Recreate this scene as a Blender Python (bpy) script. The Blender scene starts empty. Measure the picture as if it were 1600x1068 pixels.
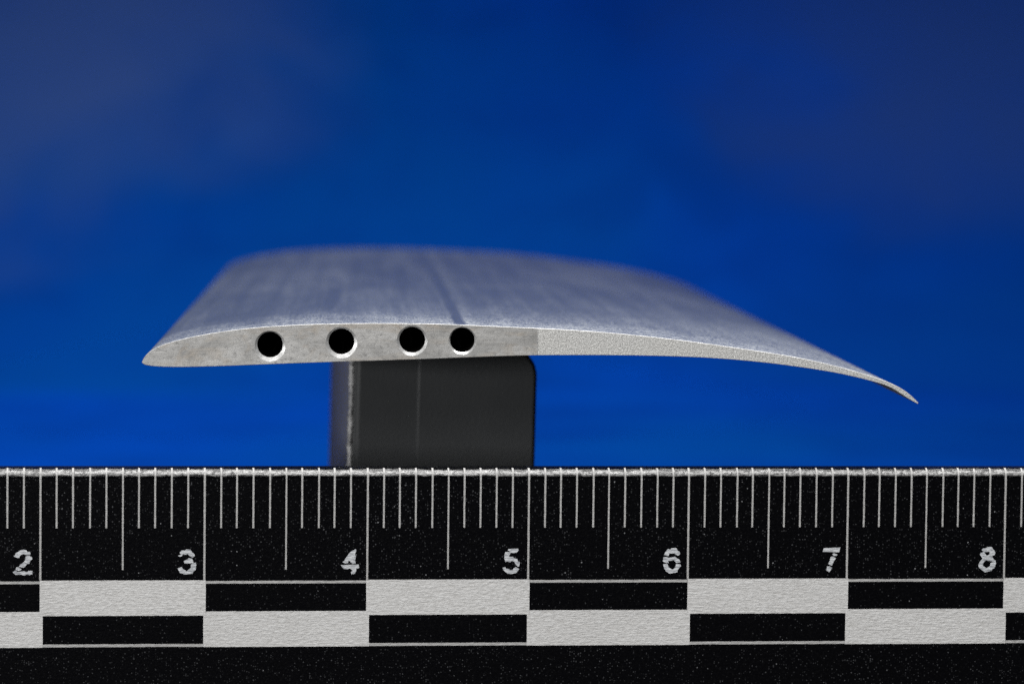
import bpy, bmesh, math, random
from mathutils import Vector, Matrix
from mathutils.geometry import tessellate_polygon
# All lengths are centimetres (unit scale 0.01).  x right, y away from the camera, z up, tabletop at z = 0.
random.seed(7)
sc = bpy.context.scene
COL = sc.collection
sc.unit_settings.system = 'METRIC'
sc.unit_settings.scale_length = 0.01

# ------------------------------------------------------------------ camera
cam_d = bpy.data.cameras.new('camera')
cam = bpy.data.objects.new('camera', cam_d); COL.objects.link(cam)
R = Vector((0.99942835, -0.03269887, 0.00858813))
U = Vector((-0.00687352, 0.05219243, 0.99861339))
B = Vector((-0.03310176, -0.99810157, 0.05193784))
CAM = Vector((0.0, -25.2, 4.0645))
cam.matrix_world = Matrix(((R.x, U.x, B.x, CAM.x), (R.y, U.y, B.y, CAM.y), (R.z, U.z, B.z, CAM.z), (0, 0, 0, 1)))
cam_d.sensor_width = 36.0
cam_d.lens = 6349.0 / 1600.0 * 36.0
cam_d.clip_start = 0.5
cam_d.clip_end = 1000.0
cam_d.dof.use_dof = True
cam_d.dof.focus_distance = 25.15
cam_d.dof.aperture_fstop = cam_d.lens * 1e-3 / 0.215     # 2.15 mm entrance pupil
cam_d.dof.aperture_blades = 0
sc.camera = cam

# ------------------------------------------------------------------ world and lamps
w = bpy.data.worlds.new('World'); sc.world = w; w.use_nodes = True
bg = w.node_tree.nodes['Background']
bg.inputs[0].default_value = (0.75, 0.85, 1.0, 1); bg.inputs[1].default_value = 0.03
sc.view_settings.view_transform = 'Standard'
sc.view_settings.look = 'None'
sc.view_settings.exposure = 0.0
sc.view_settings.gamma = 1.0
sc.cycles.use_denoising = False

def softbox(name, loc, target, sx, sy, power, color, spread=180):
    d = bpy.data.lights.new(name, 'AREA'); d.shape = 'RECTANGLE'; d.size = sx; d.size_y = sy
    d.energy = power; d.color = color; d.spread = math.radians(spread)
    o = bpy.data.objects.new(name, d); COL.objects.link(o)
    o.location = loc
    o.rotation_euler = (Vector(target) - Vector(loc)).to_track_quat('-Z', 'Y').to_euler()
    return o
softbox('key_softbox', (3, -3, 30), (1, -1, 2), 20, 26, 7400, (1.0, 0.99, 0.975), 100)
softbox('front_softbox', (-10, -55, 24), (0, 0, 1), 36, 20, 1500, (1.0, 0.99, 0.975), 60)
softbox('low_side_fill', (-30, -36, 4.2), (0, 0, 2.2), 14, 3, 1450, (1.0, 0.995, 0.985), 70)  # added fill lamp that brightens the block under the wing
softbox('backdrop_softbox', (-2, 38, 45), (-1, 35, 0), 34, 8, 2800, (1.0, 1.0, 1.0), 62)

# ------------------------------------------------------------------ node helpers
class NT:
    def __init__(s, name):
        s.m = bpy.data.materials.new(name); s.m.use_nodes = True
        s.t = s.m.node_tree; s.b = s.t.nodes['Principled BSDF']
        s.co = s.t.nodes.new('ShaderNodeTexCoord').outputs['Object']
    def n(s, typ, **kw):
        x = s.t.nodes.new('ShaderNode' + typ)
        for k, v in kw.items(): setattr(x, k, v)
        return x
    def l(s, a, b): s.t.links.new(a, b)
    def put(s, sock, v):
        if isinstance(v, bpy.types.NodeSocket): s.l(v, sock)
        else: sock.default_value = v
    def mapped(s, scale, loc=(0, 0, 0), rot=(0, 0, 0), src=None):
        m = s.n('Mapping'); m.inputs['Scale'].default_value = scale; m.inputs['Location'].default_value = loc
        m.inputs['Rotation'].default_value = rot
        s.l(src or s.co, m.inputs['Vector']); return m.outputs[0]
    def noise(s, vec, scale=1.0, detail=2.0, rough=0.5, dist=0.0):
        x = s.n('TexNoise'); s.l(vec, x.inputs['Vector']); x.inputs['Scale'].default_value = scale
        x.inputs['Detail'].default_value = detail; x.inputs['Roughness'].default_value = rough
        x.inputs['Distortion'].default_value = dist
        return x.outputs['Fac']
    def ramp(s, fac, stops):
        r = s.n('ValToRGB'); s.l(fac, r.inputs[0]); e = r.color_ramp.elements
        while len(e) < len(stops): e.new(0.5)
        for q, (p, c) in zip(e, stops):
            q.position = p; q.color = (c, c, c, 1) if isinstance(c, (int, float)) else (*c, 1)
        return r.outputs[0]
    def rng(s, v, a, b, c, d, smooth=False):
        r = s.n('MapRange'); s.put(r.inputs[0], v)
        if smooth: r.interpolation_type = 'SMOOTHSTEP'
        for i, q in enumerate((a, b, c, d)): r.inputs[i + 1].default_value = q
        return r.outputs[0]
    def math(s, op, a, b=0.0, clamp=False):
        m = s.n('Math', operation=op); m.use_clamp = clamp
        s.put(m.inputs[0], a); s.put(m.inputs[1], b); return m.outputs[0]
    def mix(s, fac, a, b, mode='MIX'):
        m = s.n('Mix', data_type='RGBA', blend_type=mode)
        s.put(m.inputs[0], fac)
        s.put(m.inputs[6], a if isinstance(a, bpy.types.NodeSocket) else (*a, 1))
        s.put(m.inputs[7], b if isinstance(b, bpy.types.NodeSocket) else (*b, 1))
        return m.outputs[2]
    def bump(s, h, dist, strength=1.0, prev=None):
        b = s.n('Bump'); s.l(h, b.inputs['Height']); b.inputs['Distance'].default_value = dist
        b.inputs['Strength'].default_value = strength
        if prev is not None: s.l(prev, b.inputs['Normal'])
        return b.outputs[0]
    def fleck(s, scale, thresh, size, offs=(0, 0, 0)):
        v = s.n('TexVoronoi'); s.l(s.mapped((scale,) * 3, offs), v.inputs['Vector']); v.inputs['Scale'].default_value = 1.0
        sep = s.n('SeparateColor'); s.l(v.outputs['Color'], sep.inputs[0])
        on = s.rng(sep.outputs[0], thresh, 1.0, 0.0, 1.0)
        near = s.rng(v.outputs['Distance'], size, size * 0.45, 0.0, 1.0)
        return s.math('MULTIPLY', on, near, True)
    def xyz(s):
        x = s.n('SeparateXYZ'); s.l(s.co, x.inputs[0]); return x.outputs
    def set(s, **kw):
        for k, v in kw.items():
            s.put(s.b.inputs[k.replace('_', ' ')], v if not isinstance(v, tuple) else (*v, 1))
        return s.m

# ------------------------------------------------------------------ materials
def mat_backdrop():
    k = NT('blue_backdrop_cloth')
    n1 = k.noise(k.mapped((0.30, 0.22, 0.42), (3.1, 0.4, 1.7)), 1.0, 3.0, 0.55, 0.6)
    n2 = k.noise(k.mapped((0.12, 0.10, 0.2), (9.0, 2.0, 4.0)), 1.0, 2.0, 0.5, 0.3)
    x, y, z = k.xyz()
    # two dusty-toned dye patches high on the cloth
    def patch(cx, cz, rx, rz):
        dx = k.math('DIVIDE', k.math('SUBTRACT', x, cx), rx); dz = k.math('DIVIDE', k.math('SUBTRACT', z, cz), rz)
        d = k.math('ADD', k.math('MULTIPLY', dx, dx), k.math('MULTIPLY', dz, dz))
        d = k.math('ADD', d, k.math('MULTIPLY', k.math('SUBTRACT', n1, 0.5), 1.8))
        return k.rng(d, 1.7, -0.3, 0.0, 1.0, True)
    n3 = k.noise(k.mapped((0.55, 0.30, 0.75), (6.0, 1.0, 2.2)), 1.0, 3.0, 0.55, 0.8)
    pl = patch(-6.2, 6.6, 5.2, 4.2); pr = patch(10.2, 5.6, 4.6, 3.2)
    blue = k.mix(k.rng(n1, 0.35, 0.65, 0, 1), (0.001, 0.045, 0.32), (0.001, 0.055, 0.40))
    blue = k.mix(k.rng(n2, 0.38, 0.62, 0, 1), blue, (0.001, 0.063, 0.34))
    blue = k.mix(k.rng(n3, 0.40, 0.70, 0, 0.28, True), blue, (0.001, 0.033, 0.245))
    blue = k.mix(k.math('MULTIPLY', patch(11.0, 1.2, 6.5, 3.0), 0.75), blue, (0.001, 0.036, 0.26))
    dusty = k.mix(k.math('MULTIPLY', pl, 0.9), blue, (0.046, 0.104, 0.33))
    dusty = k.mix(k.math('MULTIPLY', pr, 0.9), dusty, (0.020, 0.062, 0.27))
    wv = k.noise(k.mapped((14, 14, 14)), 1.0, 2.0)
    return k.set(Base_Color=dusty, Roughness=0.95, Specular_IOR_Level=0.0, Normal=k.bump(wv, 0.02, 0.5))

def mat_skin():
    k = NT('blasted_aluminium_skin')
    x, y, z = k.xyz()
    grain = k.noise(k.mapped((95, 13, 95)), 1.0, 3.0, 0.75)
    grain2 = k.noise(k.mapped((30, 7, 30)), 1.0, 3.0, 0.6)
    streak = k.noise(k.mapped((7.5, 0.12, 0.2), (2.3, 0, 0)), 1.0, 6.0, 0.7, 0.3)
    smear = k.noise(k.mapped((0.9, 0.22, 0.5), (0.4, 1.1, 0)), 1.0, 5.0, 0.6, 0.9)
    # polished filler line along the span with a scuffed right border (object x = 0 lies at the section's middle)
    wob = k.math('MULTIPLY', k.math('SUBTRACT', k.noise(k.mapped((1.2, 1.6, 1.2)), 1.0, 2.0), 0.5), 0.03)
    xx = k.math('ADD', k.math('ADD', x, 0.9), wob)
    line = k.math('MULTIPLY', k.rng(xx, 0.462, 0.495, 0, 1, True), k.rng(xx, 0.535, 0.560, 1, 0, True))
    fade = k.math('MULTIPLY', k.rng(y, 0.5, 12.0, 1.0, 0.6), k.rng(k.noise(k.mapped((1.5, 0.9, 1.0), (8, 2, 0)), 1.0, 3.0, 0.6), 0.30, 0.52, 0.75, 1.0))
    line = k.math('MULTIPLY', line, fade)
    edge = k.math('MULTIPLY', k.rng(xx, 0.550, 0.570, 0, 1, True), k.rng(xx, 0.58, 0.68, 1, 0, True))
    s = k.math('ADD', k.math('MULTIPLY', streak, 0.55), k.math('MULTIPLY', smear, 0.5))
    s = k.rng(s, 0.40, 0.70, 0, 1, True)
    s = k.math('ADD', s, k.math('MULTIPLY', k.math('MULTIPLY', edge, fade), 0.45), True)
    # paler towards the near end, reaching further back on the right, with a ragged limit
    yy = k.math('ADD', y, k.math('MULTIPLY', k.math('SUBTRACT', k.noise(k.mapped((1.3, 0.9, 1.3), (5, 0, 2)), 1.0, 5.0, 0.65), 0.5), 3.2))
    pale_end = k.rng(k.math('SUBTRACT', yy, k.math('MULTIPLY', x, 1.3)), -0.6, 4.6, 1, 0, True)
    pale_end2 = k.rng(k.math('ADD', y, k.math('MULTIPLY', k.math('SUBTRACT', k.noise(k.mapped((2.2, 1.2, 1.3), (1, 0, 7)), 1.0, 5.0, 0.65), 0.5), 2.6)), -0.2, 1.5, 1, 0, True)
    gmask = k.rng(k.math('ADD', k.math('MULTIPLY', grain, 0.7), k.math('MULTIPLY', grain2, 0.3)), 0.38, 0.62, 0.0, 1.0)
    t = k.math('ADD', k.math('MULTIPLY', s, 0.34), k.math('ADD', k.math('MULTIPLY', pale_end, 0.38), k.math('ADD', k.math('MULTIPLY', pale_end2, 0.42), 0.06)), True)
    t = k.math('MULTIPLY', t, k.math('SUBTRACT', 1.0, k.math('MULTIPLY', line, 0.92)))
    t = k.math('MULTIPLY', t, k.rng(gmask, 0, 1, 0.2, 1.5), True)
    col = k.mix(t, (0.275, 0.335, 0.455), (0.83, 0.88, 0.92))  # blue tint stands in for the backdrop's reflection in the metal
    sp = k.math('MULTIPLY', k.fleck(48, 0.80, 0.40), k.math('MULTIPLY', pale_end, k.math('SUBTRACT', 1.0, line)))
    col = k.mix(k.math('MULTIPLY', sp, 0.7), col, (0.88, 0.89, 0.89))
    rough = k.rng(t, 0, 1, 0.27, 0.38)
    grit = k.noise(k.mapped((90, 90, 90)), 1.0, 2.0, 0.6)
    h = k.math('ADD', grit, k.math('MULTIPLY', grain2, 0.6))
    return k.set(Base_Color=col, Metallic=0.9, Roughness=rough, Normal=k.bump(h, 0.006, 0.22))

def mat_milled():
    k = NT('milled_aluminium_face')
    x, y, z = k.xyz()
    big = k.noise(k.mapped((2.6, 1, 5.0), (1.2, 0, 0.3)), 1.0, 4.0, 0.62, 0.8)
    stain = k.noise(k.mapped((3.4, 1, 9.0), (7.2, 0, 3.3)), 1.0, 3.0, 0.6, 1.2)
    fine = k.noise(k.mapped((3.5, 1, 150)), 1.0, 3.0, 0.65)
    fine2 = k.noise(k.mapped((90, 1, 26)), 1.0, 2.0, 0.6)
    mott = k.noise(k.mapped((26, 1, 40)), 1.0, 4.0, 0.7)
    col = k.mix(k.rng(big, 0.34, 0.66, 0, 1), (0.30, 0.298, 0.29), (0.64, 0.635, 0.62))
    col = k.mix(k.rng(stain, 0.50, 0.70, 0, 0.65), col, (0.42, 0.36, 0.29))
    col = k.mix(k.rng(mott, 0.48, 0.30, 0, 0.75), col, (0.20, 0.198, 0.195))
    col = k.mix(k.rng(fine, 0.52, 0.76, 0, 0.45), col, (0.66, 0.65, 0.63))
    # a few long slanting scratches
    sc1 = k.noise(k.mapped((4, 1, 120), (0, 0, 0), (0, 0.9, 0)), 1.0, 2.0, 0.6)
    col = k.mix(k.rng(sc1, 0.68, 0.80, 0, 0.6), col, (0.78, 0.77, 0.75))
    h = k.math('ADD', k.math('MULTIPLY', fine, 0.3), k.math('ADD', k.math('MULTIPLY', fine2, 0.5), k.math('MULTIPLY', mott, 0.9)))
    return k.set(Base_Color=col, Metallic=0.55, Roughness=k.rng(big, 0.3, 0.7, 0.48, 0.34), Normal=k.bump(h, 0.0022, 0.4))

def mat_blasted():
    k = NT('grit_blasted_face')
    g = k.noise(k.mapped((140, 140, 140)), 1.0, 3.0, 0.75)
    g2 = k.noise(k.mapped((55, 55, 55), (3, 1, 2)), 1.0, 2.0, 0.6)
    big = k.noise(k.mapped((4, 4, 8)), 1.0, 2.0)
    col = k.mix(k.rng(g, 0.34, 0.66, 0, 1), (0.22, 0.22, 0.212), (0.84, 0.84, 0.825))
    col = k.mix(k.rng(big, 0.3, 0.7, 0, 0.25), col, (0.55, 0.54, 0.50))
    h = k.math('ADD', g, g2)
    return k.set(Base_Color=col, Metallic=0.45, Roughness=0.55, Normal=k.bump(h, 0.005, 0.55))

def mat_bright_edge():
    k = NT('bright_deburred_edge')
    n = k.noise(k.mapped((11, 11, 11)), 1.0, 4.0, 0.7)
    return k.set(Base_Color=k.ramp(n, [(0.35, (0.26, 0.26, 0.26)), (0.65, (0.52, 0.52, 0.515))]), Metallic=0.5, Roughness=0.55,
                 Normal=k.bump(n, 0.010, 0.4))

def mat_bore():
    k = NT('dark_bore')  # near-black bore walls, slightly mottled
    n = k.noise(k.mapped((30, 8, 30)), 1.0, 3.0)
    return k.set(Base_Color=k.ramp(n, [(0.4, (0.004, 0.004, 0.004)), (0.75, (0.016, 0.012, 0.010))]), Roughness=0.6, Specular_IOR_Level=0.25)

def mat_ruler_black(name, seedoff, dens, edge_glint=False):
    k = NT(name)
    g = k.noise(k.mapped((55, 55, 80), seedoff), 1.0, 3.0, 0.6)
    lump = k.noise(k.mapped((16, 60, 60), seedoff), 1.0, 3.0, 0.6)
    f1 = k.fleck(75, 1 - 0.42 * dens, 0.36, seedoff)
    f2 = k.fleck(30, 1 - 0.07 * dens, 0.15, (seedoff[0] + 5, seedoff[1] + 2, seedoff[2] + 3))
    haze = k.rng(k.noise(k.mapped((60, 60, 60), (4, 3, 2)), 1.0, 3.0, 0.7), 0.5, 0.8, 0.0, 0.004)
    col = k.mix(k.math('MULTIPLY', k.math('MULTIPLY', f1, k.rng(k.noise(k.mapped((1.6, 1.6, 2.6), seedoff), 1.0, 3.0, 0.6), 0.36, 0.62, 0.35, 1.0)), 0.30), (0.0012, 0.0012, 0.0018), (0.30, 0.31, 0.33))
    col = k.mix(k.math('MULTIPLY', f2, 0.9), col, (0.42, 0.43, 0.45))
    cc = k.n('CombineColor')
    for i in range(3): k.l(haze, cc.inputs[i])
    col = k.mix(1.0, col, cc.outputs[0], 'ADD')
    bh = k.math('ADD', g, k.math('MULTIPLY', lump, 0.3))
    if edge_glint:
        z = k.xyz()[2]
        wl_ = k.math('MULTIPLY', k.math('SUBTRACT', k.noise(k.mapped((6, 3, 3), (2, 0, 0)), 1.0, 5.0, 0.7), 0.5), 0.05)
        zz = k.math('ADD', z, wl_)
        glint_band = k.math('MULTIPLY', k.rng(zz, 1.934, 1.946, 0, 1, True), k.rng(zz, 1.962, 1.970, 1, 0, True))  # pale band paints the lamp highlight of the rounded edge into the colour
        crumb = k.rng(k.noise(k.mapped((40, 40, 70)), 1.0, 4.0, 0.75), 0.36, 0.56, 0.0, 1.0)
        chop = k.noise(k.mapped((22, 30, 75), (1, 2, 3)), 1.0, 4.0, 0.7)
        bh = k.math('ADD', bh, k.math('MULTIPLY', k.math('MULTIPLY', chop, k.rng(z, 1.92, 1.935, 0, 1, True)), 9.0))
        col = k.mix(k.math('MULTIPLY', glint_band, crumb), col, (0.32, 0.32, 0.317))
    return k.set(Base_Color=col, Roughness=0.2, Specular_IOR_Level=0.5,
                 Normal=k.bump(bh, 0.004, 0.3))

def mat_white_print(name='white_screen_print', dark=1.0):
    k = NT(name)
    g = k.noise(k.mapped((34, 34, 62)), 1.0, 4.0, 0.68, 0.4)
    g2 = k.noise(k.mapped((12, 60, 130)), 1.0, 2.0, 0.6)
    col = k.mix(k.rng(g, 0.30, 0.62, 0, 1), (0.50 * dark, 0.495 * dark, 0.485 * dark), (0.66 * dark, 0.66 * dark, 0.655 * dark))
    col = k.mix(k.rng(g2, 0.35, 0.55, 0.35, 0.0), col, (0.42, 0.41, 0.39))
    sm = k.noise(k.mapped((1.1, 1.1, 2.4), (3, 5, 1)), 1.0, 4.0, 0.6, 0.5)
    col = k.mix(k.rng(sm, 0.48, 0.72, 0, 0.22), col, (0.44 * dark, 0.435 * dark, 0.425 * dark))
    return k.set(Base_Color=col, Roughness=0.55, Specular_IOR_Level=0.3, Normal=k.bump(k.math('ADD', g, k.math('MULTIPLY', g2, 0.5)), 0.009, 0.7))

def mat_numeral():
    k = NT('stamped_numeral_white')
    g = k.noise(k.mapped((22, 22, 95), (0, 0, 0), (0, 0.25, 0)), 1.0, 3.0, 0.6)
    col = k.mix(k.rng(g, 0.36, 0.60, 0, 1), (0.28, 0.295, 0.32), (0.62, 0.64, 0.66))
    return k.set(Base_Color=col, Roughness=0.5, Normal=k.bump(g, 0.008, 0.8))

def mat_block(name, c0, c1, rough):
    k = NT(name)
    n = k.noise(k.mapped((1.5, 1.5, 1.5)), 1.0, 4.0, 0.6)
    g = k.noise(k.mapped((60, 60, 60)), 1.0, 2.0)
    return k.set(Base_Color=k.mix(k.rng(n, 0.35, 0.65, 0, 1), c0, c1), Roughness=rough, Specular_IOR_Level=0.4, Normal=k.bump(g, 0.004, 0.4))

def mat_table():
    k = NT('black_felt_table')
    n = k.noise(k.mapped((9, 9, 9)), 1.0, 4.0, 0.7)
    return k.set(Base_Color=k.ramp(n, [(0.3, (0.004, 0.004, 0.0045)), (0.7, (0.009, 0.009, 0.010))]), Roughness=0.95, Specular_IOR_Level=0.0, Normal=k.bump(n, 0.05, 0.6))

def mat_scuffed():
    k = NT('scuffed_pale_edge')
    n = k.noise(k.mapped((6, 6, 17)), 1.0, 4.0, 0.7)
    return k.set(Base_Color=k.ramp(n, [(0.36, (0.12, 0.12, 0.125)), (0.60, (0.75, 0.75, 0.75))]), Roughness=0.5, Normal=k.bump(n, 0.02, 0.8))

def mat_rim():
    k = NT('bright_cut_rim')
    n = k.noise(k.mapped((40, 40, 40)), 1.0, 3.0, 0.6)
    return k.set(Base_Color=k.ramp(n, [(0.35, (0.70, 0.70, 0.69)), (0.65, (0.92, 0.92, 0.91))]), Metallic=0.7, Roughness=0.33, Normal=k.bump(n, 0.004, 0.4))

M = dict(rim=mat_rim(), back=mat_backdrop(), skin=mat_skin(), mill=mat_milled(), blast=mat_blasted(), edge=mat_bright_edge(), bore=mat_bore(),
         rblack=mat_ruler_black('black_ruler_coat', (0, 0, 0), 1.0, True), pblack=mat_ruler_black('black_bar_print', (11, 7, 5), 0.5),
         white=mat_white_print(), tick=mat_white_print('thin_tick_print', 0.66), num=mat_numeral(),
         blk=mat_block('charcoal_plastic', (0.037, 0.040, 0.043), (0.046, 0.049, 0.052), 0.55),
         blkside=mat_block('pale_slate_side', (0.22, 0.22, 0.235), (0.28, 0.28, 0.295), 0.5), scuff=mat_scuffed(), table=mat_table())  # left side of the block in a paler grey

# ------------------------------------------------------------------ object helpers
def link(name, verts, faces, mats, parent=None, smooth=False, fmat=None, kind=None):
    me = bpy.data.meshes.new(name); me.from_pydata([tuple(v) for v in verts], [], faces)
    for m in (mats if isinstance(mats, list) else [mats]): me.materials.append(m)
    if fmat: me.polygons.foreach_set('material_index', fmat)
    if smooth: me.polygons.foreach_set('use_smooth', [True] * len(me.polygons))
    me.update()
    o = bpy.data.objects.new(name, me); COL.objects.link(o)
    if parent: o.parent = parent
    if kind: o['kind'] = kind
    return o
def link_bm(name, bm, mats, parent=None):
    bmesh.ops.recalc_face_normals(bm, faces=bm.faces)
    me = bpy.data.meshes.new(name); bm.to_mesh(me); bm.free()
    for m in (mats if isinstance(mats, list) else [mats]): me.materials.append(m)
    o = bpy.data.objects.new(name, me); COL.objects.link(o)
    if parent: o.parent = parent
    return o
def thing(name, label, cat, loc):
    o = bpy.data.objects.new(name, None); COL.objects.link(o); o.location = loc
    o['label'] = label; o['category'] = cat; o.empty_display_size = 0.5
    return o

# ------------------------------------------------------------------ setting: seamless blue backdrop
def build_backdrop():
    prof = [(21, 0.01), (21.02, 0.05), (30, 0.05), (36, 0.05)]
    r, y0 = 9.0, 38.0
    for i in range(0, 25):
        a = math.radians(90 * i / 24); prof.append((y0 + r * math.sin(a), 0.05 + r - r * math.cos(a)))
    prof += [(y0 + r, 30), (y0 + r, 70)]
    xs = [-70 + 7 * i for i in range(21)]
    rnd = random.Random(3); ph = [rnd.uniform(0, 6.28) for _ in range(4)]
    vs, fs = [], []
    for (y, z) in prof:
        for x in xs:
            wv = 0.0 if y < 30 else 0.25 * math.sin(x * 0.16 + ph[0]) + 0.15 * math.sin(x * 0.37 + ph[1] + z * 0.1)
            vs.append((x, y + wv * min(1, max(0, (y - 34) / 10)), z))
    n = len(xs)
    for j in range(len(prof) - 1):
        for i in range(n - 1):
            fs.append((j * n + i, j * n + i + 1, (j + 1) * n + i + 1, (j + 1) * n + i))
    o = link('backdrop', vs, fs, M['back'], smooth=True, kind='structure')
    o['label'] = 'mottled blue seamless cloth rising behind everything, far out of focus'
    bm = bmesh.new(); bmesh.ops.create_cube(bm, size=1.0)
    for v in bm.verts: v.co = Vector((v.co.x * 130, v.co.y * 130 + 15, v.co.z * 3 - 1.5))
    link_bm('tabletop', bm, M['table'])['kind'] = 'structure'
build_backdrop()

# ------------------------------------------------------------------ aluminium wing section
UP = [(-1.457, 2.6151), (-1.4449, 2.6442), (-1.4201, 2.6713), (-1.3834, 2.6986), (-1.3226, 2.7264), (-1.2348, 2.7509), (-1.1486, 2.7725), (-1.0498, 2.7918), (-0.9311, 2.8113), (-0.802, 2.8281), (-0.6737, 2.8398), (-0.5549, 2.8473), (-0.436, 2.8541), (-0.3064, 2.859), (-0.1782, 2.8619), (-0.0592, 2.8631), (0.0996, 2.8643), (0.2521, 2.8641), (0.3577, 2.8625), (0.4372, 2.8611), (0.5366, 2.8578), (0.6559, 2.8531), (0.7856, 2.848), (0.8946, 2.8444), (0.9948, 2.8399), (1.1335, 2.8349), (1.2837, 2.8272), (1.4723, 2.8134), (1.6579, 2.7959), (1.8315, 2.7788), (2.0065, 2.7573), (2.1912, 2.7326), (2.3817, 2.706), (2.5114, 2.6869), (2.6316, 2.6665), (2.7599, 2.6406), (2.8831, 2.6107), (3.0128, 2.5768), (3.1342, 2.5388), (3.2018, 2.5137), (3.2603, 2.4853), (3.2987, 2.4623), (3.3311, 2.4365), (3.3595, 2.4087), (3.3778, 2.3896)]
LO = [(-1.457, 2.6103), (-1.4507, 2.6012), (-1.4289, 2.5938), (-1.3952, 2.5885), (-1.3259, 2.5842), (-1.2349, 2.584), (-1.1478, 2.5854), (-1.0488, 2.5884), (-0.93, 2.5932), (-0.8008, 2.5988), (-0.6724, 2.6049), (-0.5535, 2.6104), (-0.4346, 2.6156), (-0.3049, 2.6208), (-0.1172, 2.6277), (0.0674, 2.6345), (0.2402, 2.6416), (0.4389, 2.6497), (0.5382, 2.6548), (0.6575, 2.6604), (0.7872, 2.6652), (0.8962, 2.6692), (0.9948, 2.6714), (1.135, 2.6732), (1.2852, 2.6746), (1.4737, 2.6747), (1.6591, 2.6739), (1.8327, 2.6711), (2.0323, 2.6649), (2.1921, 2.6556), (2.3825, 2.6385), (2.5121, 2.6246), (2.6323, 2.609), (2.7605, 2.5907), (2.8836, 2.5708), (3.0132, 2.5428), (3.1346, 2.5101), (3.2021, 2.4913), (3.2605, 2.4495), (3.3151, 2.4137), (3.3618, 2.3895), (3.3739, 2.3828)]
SEAM = 0.9948
def smooth_curve(p, it=2):
    # light smoothing of interior points (ends and the seam point stay)
    for _ in range(it):
        q = p[:]
        for i in range(1, len(p) - 1):
            if abs(p[i][0] - SEAM) < 1e-4: x = p[i][0]
            else: x = 0.25 * p[i - 1][0] + 0.5 * p[i][0] + 0.25 * p[i + 1][0]
            q[i] = (x, 0.25 * p[i - 1][1] + 0.5 * p[i][1] + 0.25 * p[i + 1][1])
        p = q
    return p
def dense(p, n=3):
    out = []
    for i in range(len(p) - 1):
        a = p[max(i - 1, 0)]; b = p[i]; c = p[i + 1]; d = p[min(i + 2, len(p) - 1)]
        for k in range(n):
            t = k / n
            out.append(tuple(0.5 * (2 * b[j] + (c[j] - a[j]) * t + (2 * a[j] - 5 * b[j] + 4 * c[j] - d[j]) * t * t + (3 * b[j] - a[j] - 3 * c[j] + d[j]) * t ** 3) for j in (0, 1)))
    out.append(p[-1]); return out
up = dense(smooth_curve(UP, 1)); lo = dense(smooth_curve(LO, 1))
loop = up + lo[::-1]                                   # closed, clockwise seen from the camera
N = len(loop)
def inset(lp, d):
    out = []
    for i in range(len(lp)):
        a = Vector(lp[i - 1]); b = Vector(lp[i]); c = Vector(lp[(i + 1) % len(lp)])
        t = (c - a).normalized() if (c - a).length > 1e-9 else Vector((1, 0))
        nrm = Vector((t.y, -t.x))                      # inward for a clockwise loop
        out.append((b.x + nrm.x * d, b.y + nrm.y * d))
    return out
BEV = 0.0022
face_loop = inset(loop, BEV)
BASE = Vector((0.9, 0.0, 2.6))
SPAN = 15.9
wing = thing('wing_section', 'silvery aluminium wing section with four round holes in its end, lying on the charcoal block', 'wing section', BASE)
wing.rotation_euler = (0, 0, math.radians(0.3))
def wl(p, y): return (p[0] - BASE.x, y, p[1] - BASE.z)
vs, fs, fm = [], [], []
rings = [(face_loop, 0.0), (loop, BEV), (loop, BEV)] + [(loop, y) for y in (0.5, 2, 4, 7, 10, 13, SPAN)] + [(loop, SPAN)]
for lp, y in rings:
    vs += [wl(p, y) for p in lp]
for j in range(len(rings) - 2):
    if j == 1: continue
    for i in range(N):
        k = (i + 1) % N
        fs.append((j * N + i, (j + 1) * N + i, (j + 1) * N + k, j * N + k)); fm.append(1 if j == 0 else 0)
fs.append(tuple(range((len(rings) - 1) * N, len(rings) * N))); fm.append(0)
skin = link('skin', vs, fs, [M['skin'], M['edge']], wing, True, fm)
skin.data.polygons[len(fs) - 1].use_smooth = False
for i, f in enumerate(fm[:-1]):
    if f: skin.data.polygons[i].use_smooth = False

HOLES = [(-0.6652, 2.727, 0.0795, 0.0955, 0.0095), (-0.2231, 2.7499, 0.0800, 0.0975, 0.0070), (0.2155, 2.7628, 0.0805, 0.0950, 0.0050), (0.5274, 2.763, 0.0765, 0.0860, 0.0035)]
SEG = 48
def circ(cx, cz, r, jit=0.0, rnd=None):
    return [(cx + (r + (rnd.uniform(-jit, jit) if rnd else 0)) * math.cos(2 * math.pi * i / SEG), cz + (r + (rnd.uniform(-jit, jit) if rnd else 0)) * math.sin(2 * math.pi * i / SEG)) for i in range(SEG)]
rnd = random.Random(5)
outers = [circ(x, z - e, ro, 0.0009, rnd) for (x, z, ri, ro, e) in HOLES]
def planar(name, outer, holes, mat, y=0.0):
    polys = [[Vector((p[0], 0, p[1])) for p in outer]] + [[Vector((p[0], 0, p[1])) for p in h] for h in holes]
    tri = tessellate_polygon(polys)
    flat = [p for q in polys for p in q]
    vs = [(p.x - BASE.x, y, p.z - BASE.z) for p in flat]
    fs = []
    for a, b, c in tri:
        n = (flat[b] - flat[a]).cross(flat[c] - flat[a])
        if n.length < 1e-12: continue
        fs.append((a, b, c) if n.y < 0 else (a, c, b))
    return link(name, vs, fs, mat, wing)
fu = face_loop[:len(up)]; fl = face_loop[len(up):]      # fl runs TE -> LE
su = min(range(len(fu)), key=lambda i: abs(fu[i][0] - SEAM)); sl = min(range(len(fl)), key=lambda i: abs(fl[i][0] - SEAM))
planar('milled_face', fu[:su + 1] + fl[sl:], outers, M['mill'])
planar('blasted_face', fu[su:] + fl[:sl + 1], [], M['blast'])
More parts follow.
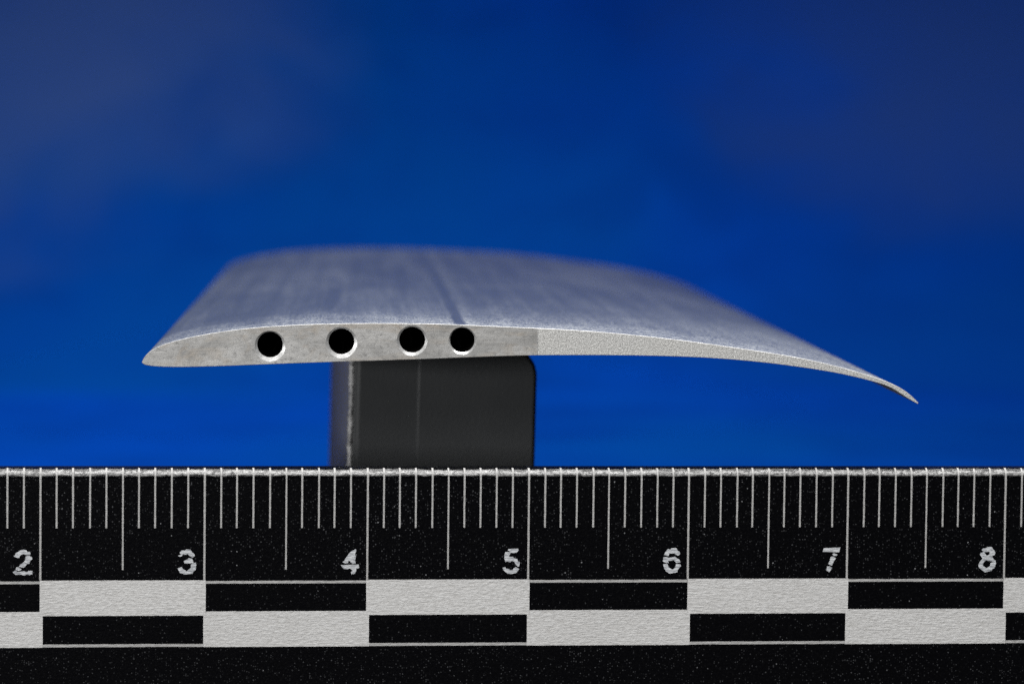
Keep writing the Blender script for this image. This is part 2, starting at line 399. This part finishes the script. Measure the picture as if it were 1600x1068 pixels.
# raised burr left where the masking tape ended
za, zb = fl[sl][1], fu[su][1]; vs, fs = [], []; nb = 14; rs = random.Random(9)
for i in range(nb + 1):
    z = za + 0.002 + (zb - za - 0.004) * i / nb; wv = rs.uniform(-0.001, 0.001)
    for dx, yy in ((-0.0028, 0.0), (0.0, -0.0018), (0.0034, 0.0)): vs.append(wl((SEAM + dx + wv, z), yy))
for i in range(nb):
    for c in (0, 1): fs.append((i * 3 + c, i * 3 + c + 1, i * 3 + c + 4, i * 3 + c + 3))
link('seam_ridge', vs, fs, M['edge'], wing)
for (x, z, ri, ro, e), oc in zip(HOLES, outers):
    ic = circ(x, z, ri, 0.0006, rnd)
    vs = [wl(p, 0.0) for p in oc] + [wl(p, 0.010) for p in ic]
    fs = [(i, SEG + i, SEG + (i + 1) % SEG, (i + 1) % SEG) for i in range(SEG)]
    ch = link('countersink', vs, fs, M['rim'], wing, True)
    vs = [wl(p, 0.010) for p in ic] + [wl(p, 9.0) for p in ic]
    fs.append(tuple(SEG + i for i in range(SEG)))
    link('bore', vs, fs, M['bore'], ch, True)

# ------------------------------------------------------------------ charcoal support block
BX, BY = -0.224, 2.3
block = thing('support_block', 'charcoal plastic block with rounded corners standing under the metal wing section', 'block', (BX + 0.64, BY, 0))
block.rotation_euler = (0, math.radians(1.0), math.radians(2.6))
def round_rect(w, h, rl, rr, n=10, r0=0.06):
    pts = [(-w / 2 + r0, 0), (w / 2 - r0, 0)]
    pts = [(-w / 2, 0.0), (w / 2, 0.0)]
    for i in range(n + 1):
        a = math.radians(90 * i / n); pts.append((w / 2 - rr + rr * math.cos(a), h - rr + rr * math.sin(a)))
    for i in range(n + 1):
        a = math.radians(90 + 90 * i / n); pts.append((-w / 2 + rl + rl * math.cos(a), h - rl + rl * math.sin(a)))
    return pts
def extrude_profile(name, pts, y0, y1, bev, mats, parent, x_off=0.0, side_mat=None):
    n = len(pts)
    cx = sum(p[0] for p in pts) / n; 
    def shr(d):
        lp = [Vector(p) for p in pts]; out = []
        for i in range(n):
            t = (lp[(i + 1) % n] - lp[i - 1])
            t = t.normalized() if t.length > 1e-9 else Vector((1, 0))
            out.append(lp[i] + Vector((-t.y, t.x)) * d)
        return out
    rings = []
    for k in range(5):
        a = math.radians(90 * k / 4); rings.append((shr(bev * (1 - math.sin(a))), y0 + bev * (1 - math.cos(a))))
    rings += [(shr(0), y1 - bev), (shr(bev), y1)]
    vs, fs, fm = [], [], []
    for lp, y in rings: vs += [(p.x + x_off, y, p.y) for p in lp]
    for j in range(len(rings) - 1):
        for i in range(n):
            q = (i + 1) % n
            fs.append((j * n + i, j * n + q, (j + 1) * n + q, (j + 1) * n + i))
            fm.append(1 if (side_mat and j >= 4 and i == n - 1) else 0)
    fs.append(tuple(reversed(range(n)))); fm.append(0)
    fs.append(tuple((len(rings) - 1) * n + i for i in range(n))); fm.append(0)
    o = link(name, vs, fs, mats, parent, True, fm)
    o.data.polygons[len(fs) - 1].use_smooth = False; o.data.polygons[len(fs) - 2].use_smooth = False
    return o
BH = 2.608
extrude_profile('body', round_rect(1.25, BH, 0.10, 0.19), 0.05, 4.2, 0.02, [M['blk'], M['blkside']], block, 0.0, True)
extrude_profile('front_panel', round_rect(1.24, BH - 0.004, 0.12, 0.19), 0.0, 0.049, 0.046, [M['blk']], block, 0.006)
extrude_profile('raised_plate', round_rect(0.80, BH - 0.02, 0.015, 0.18), -0.022, 0.001, 0.016, [M['blk']], block, 0.216)
# pale scuffed bead running down the front left corner
vs, fs = [], []
rb = random.Random(11); nz = 90
for j in range(nz + 1):
    z = 0.02 + (BH - 0.1) * j / nz; r = 0.017 + rb.uniform(-0.004, 0.004); ox = rb.uniform(-0.003, 0.003)
    for i in range(8):
        a = 2 * math.pi * i / 8; vs.append((-0.630 + ox + r * math.cos(a), 0.046 + r * math.sin(a), z))
for j in range(nz):
    for i in range(8):
        q = (i + 1) % 8; fs.append((j * 8 + i, j * 8 + q, (j + 1) * 8 + q, (j + 1) * 8 + i))
link('scuffed_edge', vs, fs, M['scuff'], block, True)

# ------------------------------------------------------------------ ruler
RU = Vector((0.99750679, 0.07057059, 0.0)); RN = Vector((-0.07055561, 0.99729517, 0.02059737)); RZ = RU.cross(RN)
ruler_origin = Vector((0.94205347, -0.17322584, 1.29419888))     # u = 5, top of the checker
VB = 1.2945                                                     # checker top to foot
foot = ruler_origin - RZ * VB
ruler = thing('scale_ruler', 'black centimetre ruler with white ticks, numerals and checkered bar, standing in front', 'ruler', foot)
ruler.matrix_world = Matrix(((RU.x, RN.x, RZ.x, foot.x), (RU.y, RN.y, RZ.y, foot.y), (RU.z, RN.z, RZ.z, foot.z), (0, 0, 0, 1)))
def uz(u, v): return (u - 5.0, VB - v)
TOP, TH, RF, RBK = 1.980, 0.20, 0.047, 0.025
U0, U1 = -0.3, 10.4
def front_path(v_end, off):
    # (y, z) from v_end on the front face up and over the rounded front edge
    pts = [(-off, VB - v_end), (-off, TOP - RF)]
    for i in range(1, 9):
        a = math.radians(84 * i / 8); pts.append((RF - (RF + off) * math.cos(a), TOP - RF + (RF + off) * math.sin(a)))
    return pts
sec = [(0, 0), (0, TOP - RF)]
for i in range(1, 13):
    a = math.radians(90 * i / 12); sec.append((RF - RF * math.cos(a), TOP - RF + RF * math.sin(a)))
for i in range(0, 7):
    a = math.radians(90 * i / 6); sec.append((TH - RBK + RBK * math.sin(a), TOP - RBK + RBK * math.cos(a)))
sec.append((TH, 0))
nx = 430; vs, fs = [], []; S = len(sec)
rr = random.Random(21)
jz = [0.0] * (nx + 1)
for k in range(60):                                            # a moulded edge that is not dead straight
    f = rr.uniform(0.5, 14); p = rr.uniform(0, 6.28); a = 0.0016 / (1 + f * 0.12)
    for i in range(nx + 1): jz[i] += a * math.sin(f * i * (U1 - U0) / nx + p) * 0.35
for i in range(nx + 1):
    u = U0 + (U1 - U0) * i / nx
    for s, (y, z) in enumerate(sec):
        dz = jz[i] if z > TOP - RF - 1e-6 and 1 <= s <= 13 else 0.0
        vs.append((u - 5, y + (dz * 0.6 if 1 < s < 13 else 0), z + dz * (0 if s == 1 else 1)))
for i in range(nx):
    for s in range(S):
        q = (s + 1) % S
        fs.append((i * S + s, (i + 1) * S + s, (i + 1) * S + q, i * S + q))
fs.append(tuple(range(S))); fs.append(tuple(reversed([nx * S + s for s in range(S)])))
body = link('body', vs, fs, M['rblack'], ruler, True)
for i, p in enumerate(body.data.polygons):
    if i >= nx * S or (i % S) in (0, S - 1, S - 2): p.use_smooth = False

OFF = 0.0022
V_MIN, V_MID = -0.3212, -0.0645
def tick(u, v_end, w):
    path = front_path(v_end, OFF)
    # split the long straight run so the print edge can waver slightly
    a, b = path[0], path[1]; m = max(4, int((b[1] - a[1]) / 0.03))
    path = [(a[0], a[1] + (b[1] - a[1]) * i / m) for i in range(m)] + path[1:]
    du = rr.uniform(-0.0025, 0.0025)
    vs, fs = [], []
    for y, z in path:
        vs.append((u - 5 + du - w / 2 + rr.uniform(-0.0006, 0.0006), y, z)); vs.append((u - 5 + du + w / 2 + rr.uniform(-0.0006, 0.0006), y, z))
    for i in range(len(path) - 1): fs.append((2 * i, 2 * i + 1, 2 * i + 3, 2 * i + 2))
    link('tick_mark', vs, fs, M['tick'], ruler, True)
for k in range(10, 95):
    u = k / 10
    if k % 10 == 0: tick(u, -0.0012, 0.0122)
    elif k % 5 == 0: tick(u, V_MID, 0.0102)
    else: tick(u, V_MIN, 0.0110)

def rect(name, u0, u1, v0, v1, mat, jit=0.0007):
    # printed rectangle whose border wavers a little
    step = 0.03
    nu = max(1, int((u1 - u0) / step)); nv = max(1, int((v1 - v0) / step))
    pts = [(u0 + (u1 - u0) * i / nu, v0) for i in range(nu)] + [(u1, v0 + (v1 - v0) * i / nv) for i in range(nv)]
    pts += [(u1 - (u1 - u0) * i / nu, v1) for i in range(nu)] + [(u0, v1 - (v1 - v0) * i / nv) for i in range(nv)]
    vs = []
    for u, v in pts:
        x, z = uz(u + rr.uniform(-jit, jit), v + rr.uniform(-jit, jit)); vs.append((x, -OFF, z))
    link(name, vs, [tuple(reversed(range(len(vs))))], mat, ruler)
UBT, UBB, LBT, LBB, WB = 0.0213, 0.1926, 0.2184, 0.3931, 0.4129
for c in range(1, 10):
    if c % 2 == 0:      # white above, black below
        rect('white_bar', c - 0.003, c + 1.010, 0.0, LBT, M['white'])
        rect('black_bar', c + 0.016, c + 0.995, LBT, LBB, M['pblack'])
        rect('outline', c + 0.016, c + 0.995, LBB, WB - 0.002, M['tick'])
    else:               # black above, white below
        rect('outline', c + 0.0105, c + 0.9965, 0.0045, UBT, M['tick'])
        rect('black_bar', c + 0.0105, c + 0.9965, UBT, UBB, M['pblack'])
        rect('white_bar', c + 0.0105, c + 0.9965, UBB, LBT, M['white'])
        rect('white_bar', c - 0.0045, c + 1.0155, LBT, WB, M['white'])

G = 17.8
GLYPH = {
 2: (1020, 906.7, 257, [[(280,490),(320,470),(330,415),(410,370),(480,325),(560,310),(640,335),(665,375),(735,375),(750,440),(720,470),(610,460),(560,435),(490,460),(450,490),(440,540),(400,550),(300,515)],
   [(620,490),(720,485),(790,525),(800,580),(740,630),(715,710),(650,720),(600,790),(550,820),(420,790),(480,720),(560,670),(600,610)],
   [(350,815),(400,805),(490,850),(500,870),(430,910),(340,890)],
   [(250,950),(320,895),(400,940),(480,930),(570,915),(650,945),(690,910),(805,910),(800,1000),(720,1030),(650,1010),(590,1040),(510,1020),(440,1010),(340,1025)]], []),
 3: (1073, 905.8, 255.5, [[(345,480),(430,460),(385,395),(440,335),(520,335),(570,305),(680,305),(740,390),(800,440),(805,490),(750,540),(680,500),(640,470),(620,430),(550,455),(490,440),(440,500),(390,515)],
   [(500,630),(590,590),(640,550),(730,560),(765,630),(775,690),(690,695),(600,705),(520,690)],
   [(700,720),(780,690),(830,670),(850,720),(835,880),(770,920),(750,985),(620,1000),(530,1015),(490,990),(400,970),(330,840),(440,795),(480,850),(580,920),(640,870),(700,820)]], []),
 4: (1032, 904.7, 253.5, [[(620,340),(720,295),(735,350),(690,430),(725,510),(700,600),(720,690),(640,710),(580,670),(575,630),(510,625),(510,690),(430,700),(345,650),(400,620),(430,560),(520,430),(570,375)],
   [(300,740),(800,725),(820,820),(780,840),(735,830),(735,900),(690,990),(600,995),(585,930),(640,900),(610,870),(545,830),(500,855),(390,850)]], []),
 5: (993, 904.1, 251.5, [[(420,330),(440,290),(710,285),(720,340),(660,400),(570,415),(520,400),(480,440),(450,510),(560,515),(620,560),(690,580),(700,640),(765,660),(740,780),(700,785),(640,730),(600,650),(540,630),(480,665),(400,640),(360,660),(325,570),(325,480),(350,380),(500,370)],
   [(275,820),(350,800),(380,840),(460,850),(480,880),(560,880),(590,830),(650,800),(740,850),(700,910),(670,960),(530,990),(420,985),(310,890)]], []),
 6: (980, 903.7, 249.5, [[(300,470),(330,400),(380,340),(410,300),(470,320),(510,280),(640,280),(690,360),(740,385),(750,450),(690,490),(620,460),(600,425),(450,430),(430,500),(390,490)],
   [(285,530),(390,520),(420,550),(560,530),(600,515),(660,560),(730,600),(770,680),(640,690),(600,640),(560,610),(500,635),(420,630),(440,690),(350,690),(270,650)],
   [(280,720),(400,710),(430,800),(520,870),(560,870),(620,810),(640,720),(760,725),(780,780),(690,880),(680,950),(540,975),(460,990),(360,920),(300,820)]], []),
 7: (955, 903.3, 247.5, [[(300,290),(765,270),(735,405),(275,390)], [(540,450),(600,430),(690,470),(660,505),(590,510)],
   [(500,535),(560,515),(645,570),(600,640),(570,690),(540,775),(430,730),(470,640)], [(400,790),(470,785),(545,825),(500,910),(465,955),(385,910)]], []),
 8: (970, 902.9, 245.5, [[(330,350),(370,300),(440,300),(490,265),(600,265),(680,360),(715,430),(690,490),(620,520),(680,620),(730,650),(735,740),(690,850),(640,870),(630,920),(430,965),(330,890),(260,830),(245,750),(290,670),(360,580),(310,520),(285,480),(300,430),(390,400)]],
   [[(400,410),(550,400),(560,460),(480,510)], [(390,690),(450,635),(690,670),(585,710),(570,780),(480,855),(370,780)]]),
}
for num, (xm, wt, s, polys, holes) in GLYPH.items():
    def cv(p):
        u = num + (p[0] - xm) / G / s; v = (840 + p[1] / G - wt) / (s * 1.0)
        x, z = uz(u, v); return Vector((x, -OFF, z))
    vs, fs = [], []
    for i, poly in enumerate(polys):
        ps = [[cv(p) for p in poly]] + ([[cv(p) for p in h] for h in holes] if i == 0 else [])
        flat = [p for q in ps for p in q]; base = len(vs); vs += flat
        for a, b, c in tessellate_polygon(ps):
            n = (flat[b] - flat[a]).cross(flat[c] - flat[a])
            fs.append((base + a, base + b, base + c) if n.y < 0 else (base + a, base + c, base + b))
    link('numeral', vs, fs, M['num'], ruler)
